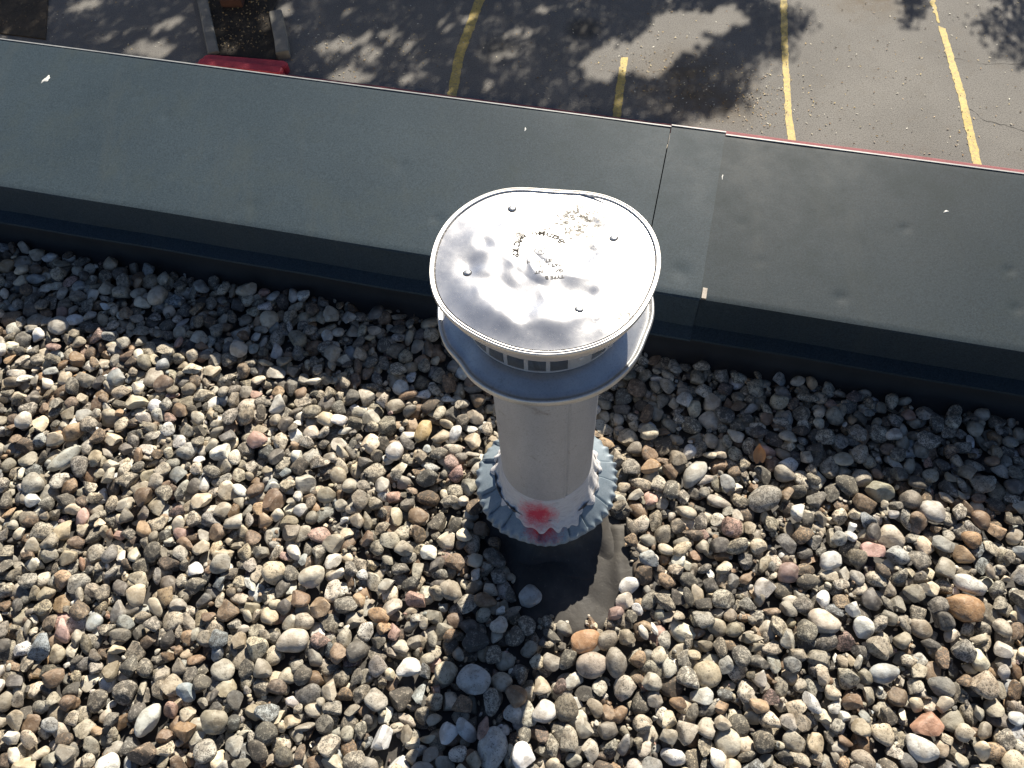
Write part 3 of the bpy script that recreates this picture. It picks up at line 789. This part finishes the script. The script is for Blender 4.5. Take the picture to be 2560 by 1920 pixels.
# ------------------------------------------------------------------ car park below
def flat(name, pts, z, mat, parent=None, rot=YAW):
    return meshobj(name, [(u, v, z) for u, v in pts], [tuple(range(len(pts)))], mat, parent, rotz=rot if parent is None else 0)
us = np.concatenate(([-70, -30], np.linspace(-14, 10, 60), [30, 70])); vs_ = np.concatenate((np.linspace(-2, 16, 46), [30, 60, 120]))
def lot_fn(i, j): return us[i], vs_[j], GZ + 0 * us[i]
V, F = gridvf(lot_fn, len(us), len(vs_)); lot = meshobj('parking_lot', V, F, M['asphalt'], rotz=YAW)
kind(lot, 'structure', 'worn grey asphalt car park below the roof edge')
def ribbon(name, L_, R_, mat, parent, z, ju=.0045, step=.05):
    """a painted line between two poly-lines with a slightly ragged edge"""
    def res(P):
        P = np.array(P); d = np.concatenate(([0], np.cumsum(np.linalg.norm(np.diff(P, axis=0), axis=1)))); n = max(3, int(d[-1] / step))
        t = np.linspace(0, d[-1], n); return np.stack((np.interp(t, d, P[:, 0]), np.interp(t, d, P[:, 1])), 1)
    A, B = res(L_), res(R_); n = min(len(A), len(B))
    A = A[np.linspace(0, len(A) - 1, n).astype(int)]; B = B[np.linspace(0, len(B) - 1, n).astype(int)]
    A = A + rng.normal(0, ju, A.shape); B = B + rng.normal(0, ju, B.shape)
    V = [(p[0], p[1], z) for p in A] + [(p[0], p[1], z) for p in B]
    F = [(k, n + k, n + k + 1, k + 1)[::-1] for k in range(n - 1)]
    return meshobj(name, V, F, mat, parent)
ZS = GZ + .004
ribbon('painted_stripe', [(-2.90, 7.34), (-3.03, 8.15), (-3.06, 9.35), (-3.10, 12.2)], [(-2.78, 7.34), (-2.90, 8.17), (-2.93, 9.38), (-2.97, 12.2)], M['stripe'], lot, ZS)
ribbon('painted_stripe', [(-.79, 7.34), (-.87, 8.52)], [(-.68, 7.34), (-.78, 8.54)], M['stripe'], lot, ZS)
ribbon('painted_stripe', [(1.33, 7.34), (1.27, 7.8), (1.16, 8.83), (1.05, 10.08), (.9, 12.2)], [(1.43, 7.34), (1.35, 7.81), (1.24, 8.85), (1.14, 10.09), (1.0, 12.2)], M['stripe'], lot, ZS)
ribbon('painted_stripe', [(3.42, 7.34), (3.29, 8.54), (3.09, 9.88)], [(3.52, 7.34), (3.38, 8.56), (3.18, 9.83)], M['stripe'], lot, ZS)
ribbon('painted_stripe', [(3.08, 9.95), (3.0, 10.42), (2.8, 12.2)], [(3.11, 9.95), (3.05, 10.43), (2.9, 12.2)], M['stripe'], lot, ZS, .012)
def crack(pts, w_):
    P = []
    for k in range(len(pts) - 1):
        for t in np.linspace(0, 1, 9)[:-1]: P.append(((1 - t) * pts[k][0] + t * pts[k + 1][0] + rng.normal(0, .012), (1 - t) * pts[k][1] + t * pts[k + 1][1] + rng.normal(0, .012)))
    ribbon('crack', [(u, v - w_) for u, v in P], [(u, v + w_) for u, v in P], M['crack'], lot, GZ + .003, .0015, .05)
crack([(3.15, 9.27), (3.6, 9.22), (4.3, 9.31)], .0025)
crack([(3.38, 8.36), (3.58, 8.16), (4.02, 8.06), (4.5, 7.95)], .0035)
# sidewalk at the foot of the wall with its red kerb
V, F = boxvf(-16, 14, .84, 7.10, GZ - .1, GZ + .125); kind(meshobj('sidewalk', V, F, M['walk'], rotz=YAW), 'structure', 'concrete walk along the wall')
def kerb(name, path, w_, h, mat, parent, rot=0, rd=.02):
    """kerb of width w_ swept along a poly-line (path is the left edge), rounded arrises"""
    P = np.array(path); n = len(P); V, F = [], []
    sec = [(0, -.05), (0, h - rd), (rd * .3, h - rd * .3), (rd, h), (w_ - rd, h), (w_ - rd * .3, h - rd * .3), (w_, h - rd), (w_, -.05)]
    for k in range(n):
        t = P[min(k + 1, n - 1)] - P[max(k - 1, 0)]; t = t / np.linalg.norm(t); nn = np.array((t[1], -t[0]))
        for s, z in sec: q = P[k] + nn * s; V.append((q[0], q[1], GZ + z))
    m_ = len(sec)
    for k in range(n - 1):
        for j in range(m_ - 1): a = k * m_ + j; F.append((a, a + m_, a + m_ + 1, a + 1))
    F.append(tuple(range(m_))); F.append(tuple(range((n - 1) * m_, n * m_))[::-1])
    return meshobj(name, V, F, mat, parent, rotz=rot)
rk = kerb('red_kerb', [(u, 7.262 + .004 * math.sin(u * 3)) for u in np.linspace(-6.3, 14, 90)], .155, .13, M['redkerb'], None, YAW)
kind(rk, 'structure', 'red painted kerb along the parking stalls')
# planter island
isl = tag(empty('planter_island', (0, 0, 0), YAW), 'narrow planter strip with grey kerbs and a rounded red end', 'planter')
def ad(u, v): return .14 + (u - .14) * .983, -.64 + (v + .64) * .983
kl = [ad(-6.345, 7.60), ad(-6.60, 8.02), ad(-6.99, 8.66), ad(-7.6, 9.66), ad(-8.5, 11.1)]
kerb('kerb', kl, .145, .12, M['concrete'], isl)['label'] = 'long grey concrete kerb'
kr = [ad(-5.43, 7.78), ad(-5.56, 8.05), ad(-5.72, 8.34), ad(-5.82, 8.52), ad(-5.86, 8.60)]
kerb('kerb', kr, .175, .12, M['concrete'], isl)['label'] = 'short grey concrete kerb with sunlit patch'
# rounded red end: a loaf with two rows and a joint between them
def loaf(name, u0, u1, v0, v1, h, r_, parent, tilt=.18):
    pts = []
    for (cu, cv, a0) in ((u1 - r_, v0 + r_, -90), (u1 - r_, v1 - r_, 0), (u0 + r_, v1 - r_, 90), (u0 + r_, v0 + r_, 180)):
        for k in range(8): t = R(a0 + 90 * k / 7); pts.append((cu + r_ * math.cos(t), cv + r_ * math.sin(t)))
    n = len(pts); cu, cv = (u0 + u1) / 2, (v0 + v1) / 2; V, F = [], []
    for sc, z in ((1.0, -.05), (1.0, h - .03), (.985, h - .010), (.95, h)):
        for (u, v) in pts:
            uu, vv_ = cu + (u - cu) * sc, cv + (v - cv) * (sc if sc == 1 else 1 - (1 - sc) * 2.2); V.append((uu, vv_ + tilt * (uu - cu), GZ + z))
    for k in range(3):
        for j in range(n): F.append((k * n + j, k * n + (j + 1) % n, (k + 1) * n + (j + 1) % n, (k + 1) * n + j))
    F.append(tuple(3 * n + j for j in range(n)))
    return meshobj(name, V, F, M['redend'], parent)
ua, va = ad(-6.38, 7.40); ub, vb = ad(-5.18, 7.62)
loaf('red_kerb_end', ua, ub, 7.335, 7.470, .125, .06, isl, .06)['label'] = 'red painted rounded end kerb'
loaf('red_kerb_end', ua + .01, ub + .01, 7.20, 7.326, .165, .05, isl, .02)['label'] = 'red painted front end kerb'
so_pts = [(-6.22, 7.50), (-5.30, 7.56), (-5.44, 7.9), (-5.62, 8.3), (-5.76, 8.6), (-5.9, 9.6), (-6.2, 11), (-8.2, 11), (-7.35, 9.5), (-6.75, 8.5)]
bm = bmesh.new(); vsb = [bm.verts.new((u, v, GZ + .075)) for u, v in so_pts]; bm.faces.new(vsb)
bmesh.ops.triangulate(bm, faces=bm.faces[:]); bmesh.ops.subdivide_edges(bm, edges=bm.edges[:], cuts=9, use_grid_fill=True)
for v in bm.verts: v.co.z += .012 * math.sin(9 * v.co.x + 4 * v.co.y) * math.sin(7 * v.co.y)
me = bpy.data.meshes.new('soil'); bm.to_mesh(me); bm.free(); me.materials.append(M['soil'])
so_ = bpy.data.objects.new('soil', me); C.objects.link(so_); so_.parent = isl
V, F = boxvf(-14, -8.72, 7.45, 14, GZ - .05, GZ + .02)
V = [(u - (.5 if u > -10 else 0) * (v - 7.45) * 1.05, v, z) for u, v, z in V]
kind(meshobj('planting_bed', V, F, M['bed'], rotz=YAW), 'structure', 'dark brown mulch bed')
bk = bmesh.new(); bmesh.ops.create_cube(bk, size=1); bmesh.ops.scale(bk, verts=bk.verts, vec=(.30, .22, .12)); bmesh.ops.bevel(bk, geom=bk.edges[:], offset=.015, segments=2)
me = bpy.data.meshes.new('clay_block'); bk.to_mesh(me); bk.free(); me.materials.append(M['block'])
bo = bpy.data.objects.new('clay_block', me); C.objects.link(bo); x, y = uv2w(*ad(-6.47, 8.76)); bo.location = (x, y, GZ + .13); bo.rotation_euler = (0, 0, YAW + .2)
tag(bo, 'reddish brown clay block lying on the planter soil', 'block')

# fallen leaves: litter on the asphalt and in the planter
def litter(name, pts, z, smin, smax, cols, parent=None, zj=.01):
    n = len(pts); s = rng.uniform(smin, smax, n); th = rng.uniform(0, 6.28, n); P = np.array(pts)
    V = np.zeros((n, 4, 3)); k = np.array(((1, 0), (0, .42), (-1, 0), (0, -.42)))
    for q in range(4):
        V[:, q, 0] = P[:, 0] + s * (k[q, 0] * np.cos(th) - k[q, 1] * np.sin(th)); V[:, q, 1] = P[:, 1] + s * (k[q, 0] * np.sin(th) + k[q, 1] * np.cos(th))
        V[:, q, 2] = z + .004 + rng.uniform(0, zj, n) * (1 if q % 2 else .3)
    F = np.arange(4 * n).reshape(n, 4)
    o = meshobj(name, V.reshape(-1, 3), F, M['litter'], parent, rotz=0 if parent else YAW)
    cc = np.array(cols)[rng.integers(0, len(cols), n)] * rng.uniform(.75, 1.2, (n, 1))
    set_tone(o.data, np.repeat(np.concatenate((np.clip(cc, 0, 1), np.ones((n, 1))), 1), 4, 0)); o['kind'] = 'stuff'
    return o
LCOL = [(.42, .30, .12), (.50, .40, .20), (.28, .17, .07), (.20, .13, .07), (.55, .50, .38), (.60, .58, .5), (.14, .10, .06)]
pts = list(zip(rng.uniform(-9, 5, 1500), rng.uniform(7.4, 11, 1500)))
pts += list(zip(rng.normal(.15, .75, 420), rng.normal(8.25, .42, 420))) + list(zip(rng.normal(.9, .22, 140), rng.normal(7.9, .25, 140)))
pts += list(zip(rng.normal(-4.5, .8, 250), rng.normal(7.9, .4, 250))) + list(zip(rng.uniform(1.4, 3.4, 40), rng.uniform(7.45, 8.2, 40)))
pts = [p for p in pts if p[1] > 7.45 and not (-8.6 < p[0] < -5.1 and p[1] < 11 and p[0] < -5.1 - (p[1] - 7.5) * .5 and p[0] > -6.4 - (p[1] - 7.5) * .62)]
litter('fallen_leaves', pts, GZ + .002, .006, .020, LCOL)['label'] = 'scattered dry leaves on the asphalt'
ip = []
while len(ip) < 520:
    v = rng.uniform(7.62, 9.6); t = rng.random(); l = -6.20 - (v - 7.6) * .60; r_ = -5.46 - (v - 7.6) * .36
    ip.append((l + (r_ - l) * t, v))
litter('leaf_litter', ip, GZ + .085, .008, .024, [(.07, .05, .03), (.12, .085, .04), (.24, .17, .08), (.05, .035, .02), (.32, .25, .13)], isl, .03)
bp_ = list(zip(rng.uniform(-11.5, -9.2, 400), rng.uniform(7.5, 9.2, 400)))
litter('leaf_litter', bp_, GZ + .024, .01, .025, [(.10, .07, .035), (.20, .13, .06), (.08, .05, .03)])['label'] = 'dry leaves on the mulch bed'

# ------------------------------------------------------------------ trees beyond the stalls; their crowns shade the asphalt
su, sv = w2uv(sdir.x, sdir.y); sz = sdir.z
PATCH = [(-4.57, 8.12, .4, .12), (-4.11, 7.95, .13, .13), (-3.71, 8.19, .19, .08), (-3.97, 8.4, .16, .08), (-4.32, 7.5, .22, .15), (-3.44, 7.67, .13, .08), (-2.43, 8.26, .13, .06),
         (-2.15, 8.81, .16, .05), (-2.03, 9.27, .09, .03), (-8.57, 8.31, .27, .1), (-7.15, 8.04, .24, .08), (-7.2, 7.54, .3, .13), (-6.99, 7.47, .16, .11), (-7.86, 7.62, .08, .05),
         (-9.35, 7.56, .04, .05), (-5.75, 8.18, .10, .11), (-2.44, 7.74, .13, .04), (-5.69, 8.62, .1, .05), (-3.4, 8.0, .13, .06), (-3.01, 9.0, .13, .06), (-2.38, 8.72, .12, .05),
         (-4.14, 7.54, .16, .08), (-4.69, 8.79, .13, .05), (-3.35, 8.77, .11, .04), (-6.05, 7.56, .12, .04)]
POLYB = [(-.59, 9.27), (-.75, 8.89), (-1.0, 8.78), (-1.32, 8.53), (-1.39, 8.28), (-1.16, 8.01), (-.98, 7.98), (-.67, 8.22), (-.37, 8.24), (-.1, 8.52), (.04, 8.83), (.29, 9.12), (.57, 9.51),
         (.77, 9.63), (.42, 9.88), (.23, 9.71), (-.04, 9.71), (-.34, 9.52), (-.51, 9.58)]
POLYR = [(-14, 6.3), (-.16, 6.3), (-.16, 7.1), (.04, 7.42), (-.02, 7.48), (.39, 7.74), (.75, 8.03), (.79, 8.69), (1.18, 9.0), (1.22, 9.42), (1.41, 9.75), (1.12, 9.82), (.73, 10.02), (.58, 11.12), (.3, 13.5), (-14, 13.5)]
TRP = [(3.47, 9.99), (3.77, 10.12), (3.82, 11.1), (3.9, 12.2), (6.4, 12.4), (6.6, 9.6), (4.78, 9.5), (3.91, 9.22), (3.7, 9.62)]
TWP = [(2.61, 10.8), (3.03, 10.87), (2.92, 10.32), (2.87, 9.96), (2.71, 9.64), (2.67, 9.64), (2.64, 10.09)]
def inpoly(U, Vv, poly):
    c = np.zeros(len(U), bool); n = len(poly)
    for i in range(n):
        (x1, y1), (x2, y2) = poly[i], poly[i - 1]
        k = ((y1 > Vv) != (y2 > Vv)) & (U < (x2 - x1) * (Vv - y1) / ((y2 - y1) if y2 != y1 else 1e-9) + x1); c ^= k
    return c
def sample(poly, n, lit=True, clump=.12, per=16):
    us_ = [p[0] for p in poly]; vs2 = [p[1] for p in poly]; out = []
    tot = 0
    while tot < n:
        cu = rng.uniform(min(us_), max(us_), 4000); cv = rng.uniform(min(vs2), max(vs2), 4000)
        k = inpoly(cu, cv, poly); cu, cv = cu[k], cv[k]
        U = np.repeat(cu, per) + rng.normal(0, clump, len(cu) * per); Vv = np.repeat(cv, per) + rng.normal(0, clump, len(cu) * per)
        tid = np.repeat(rng.random(len(cu)), per)
        ok = np.ones(len(U), bool)
        if lit:
            Uw = U + .055 * np.sin(9 * Vv + 3 * U) + .045 * np.sin(19 * U - 7 * Vv + 1) + .03 * np.sin(37 * Vv + 11 * U)
            Vw = Vv + .055 * np.sin(11 * U - 4 * Vv + 2) + .045 * np.sin(21 * Vv + 5 * U) + .03 * np.sin(41 * U - 9 * Vv)
            ok &= ~inpoly(Uw + .03 * np.sin(29 * Vv), Vw, POLYB)
            for (a, b, ra, rb) in PATCH:
                du_, dv_ = Uw - a, Vw - b; c, s = math.cos(R(44)), math.sin(R(44))
                q = ((du_ * c + dv_ * s) / (ra * 1.0 + .01)) ** 2 + ((-du_ * s + dv_ * c) / (rb * 1.05 + .02)) ** 2
                ok &= ~((q < 1) & (rng.random(len(U)) < .97))
        out.append(np.stack((U[ok], Vv[ok], tid[ok]), 1)); tot += ok.sum()
    return np.concatenate(out)[:n]
LEAFC = [(.045, .075, .022), (.06, .095, .03), (.035, .06, .02), (.08, .105, .035)]
def tree(name, label, ground, c_shadow, zc, rad_, trunk_r, base_uv=None, leaf=.044):
    """crown leaves hang where the sun's rays to the given ground points pass the crown"""
    t0 = zc / sz; cu, cv = c_shadow[0] + su * t0, c_shadow[1] + sv * t0
    dU, dV = ground[:, 0] - c_shadow[0], ground[:, 1] - c_shadow[1]
    ru, rv, rz = rad_
    A = (su / ru) ** 2 + (sv / rv) ** 2 + (sz / rz) ** 2; B = dU * su / ru ** 2 + dV * sv / rv ** 2; Cc = (dU / ru) ** 2 + (dV / rv) ** 2 - 1
    disc = np.sqrt(np.maximum(B * B - A * Cc, .02))
    tau = (-B + disc * (2 * ground[:, 2] - 1) * .96) / A + rng.normal(0, .12, len(B))
    X, Y, Z = cu + dU + su * tau, cv + dV + sv * tau, GZ + zc + sz * tau
    Z = np.maximum(Z, GZ + 1.6)
    n = len(X); root = empty(name, (*uv2w(*(base_uv or (cu, cv))), GZ), YAW)
    bu, bv = base_uv or (cu, cv)
    Pc = np.stack((X - bu, Y - bv, Z - GZ), 1)
    d1 = rng.normal(size=(n, 3)); d1 /= np.linalg.norm(d1, axis=1)[:, None]
    d2 = np.cross(d1, rng.normal(size=(n, 3))); d2 /= np.linalg.norm(d2, axis=1)[:, None]
    s = (leaf * rng.uniform(.7, 1.3, n))[:, None]
    V = np.stack((Pc + d1 * s, Pc + d2 * s * .5, Pc - d1 * s, Pc - d2 * s * .5), 1).reshape(-1, 3)
    me = bpy.data.meshes.new('crown'); me.vertices.add(4 * n); me.vertices.foreach_set('co', V.astype(np.float32).ravel())
    me.loops.add(4 * n); me.loops.foreach_set('vertex_index', np.arange(4 * n, dtype=np.int32)); me.polygons.add(n)
    me.polygons.foreach_set('loop_start', np.arange(0, 4 * n, 4, dtype=np.int32)); me.update(calc_edges=True)
    cc = np.array(LEAFC)[rng.integers(0, len(LEAFC), n)] * rng.uniform(.8, 1.25, (n, 1))
    set_tone(me, np.repeat(np.concatenate((cc, np.ones((n, 1))), 1), 4, 0)); me.materials.append(M['leaves'])
    o = bpy.data.objects.new('crown', me); C.objects.link(o); o.parent = root
    def limb(nm, p0, p1, ra, rb, n_=8, seg=8):
        p0, p1 = Vector(p0), Vector(p1); q = (p1 - p0).to_track_quat('Z', 'Y'); L_ = (p1 - p0).length; V, F = [], []
        bend = Vector((random.uniform(-.08, .08) * L_, random.uniform(-.08, .08) * L_, 0))
        for k in range(seg + 1):
            t = k / seg; r_ = ra + (rb - ra) * t
            for j in range(n_):
                a = 2 * math.pi * j / n_; V.append(tuple(p0 + q @ (Vector((r_ * math.cos(a), r_ * math.sin(a), t * L_)) + bend * math.sin(math.pi * t))))
        for k in range(seg):
            for j in range(n_): F.append((k * n_ + j, k * n_ + (j + 1) % n_, (k + 1) * n_ + (j + 1) % n_, (k + 1) * n_ + j))
        return meshobj(nm, V, F, M['bark'], root, True)
    fork = Vector((.1, -.1, max(1.8, zc - rz * .75)))
    limb('trunk', (0, 0, -.05), fork, trunk_r * 1.25, trunk_r * .85, 12)
    far = np.nonzero(ground[:, 1] > 10.5)[0]; ends = Pc[far[rng.integers(0, len(far), 9)]]
    for e in ends: limb('branch', fork - Vector((0, 0, .15)), Vector(e) * .85 + fork * .15, trunk_r * .42, trunk_r * .08)
    tag(root, label, 'tree', 'oaks along the far side of the stalls')
    return root
g = sample(POLYR, 240000, True, .11, 18)
kA = g[:, 0] < -4.2
tree('oak_tree', 'large spreading oak shading the planter island and mulch bed', g[kA], (-7.6, 9.8), 5.6, (4.4, 3.6, 2.2), .24, (-7.0, 17.2))
tree('oak_tree', 'large spreading oak shading the middle parking stalls', g[~kA], (-1.9, 10.0), 5.4, (3.6, 3.6, 2.0), .22, (-1.4, 17.0))
g2 = np.concatenate((sample(TRP, 9000, False, .09, 14), sample(TWP, 650, False, .05, 10)))
tree('oak_tree', 'smaller oak with thin drooping twigs beyond the right hand stripe', g2, (4.9, 10.7), 4.2, (1.6, 1.6, 1.1), .13, (5.4, 16.2))
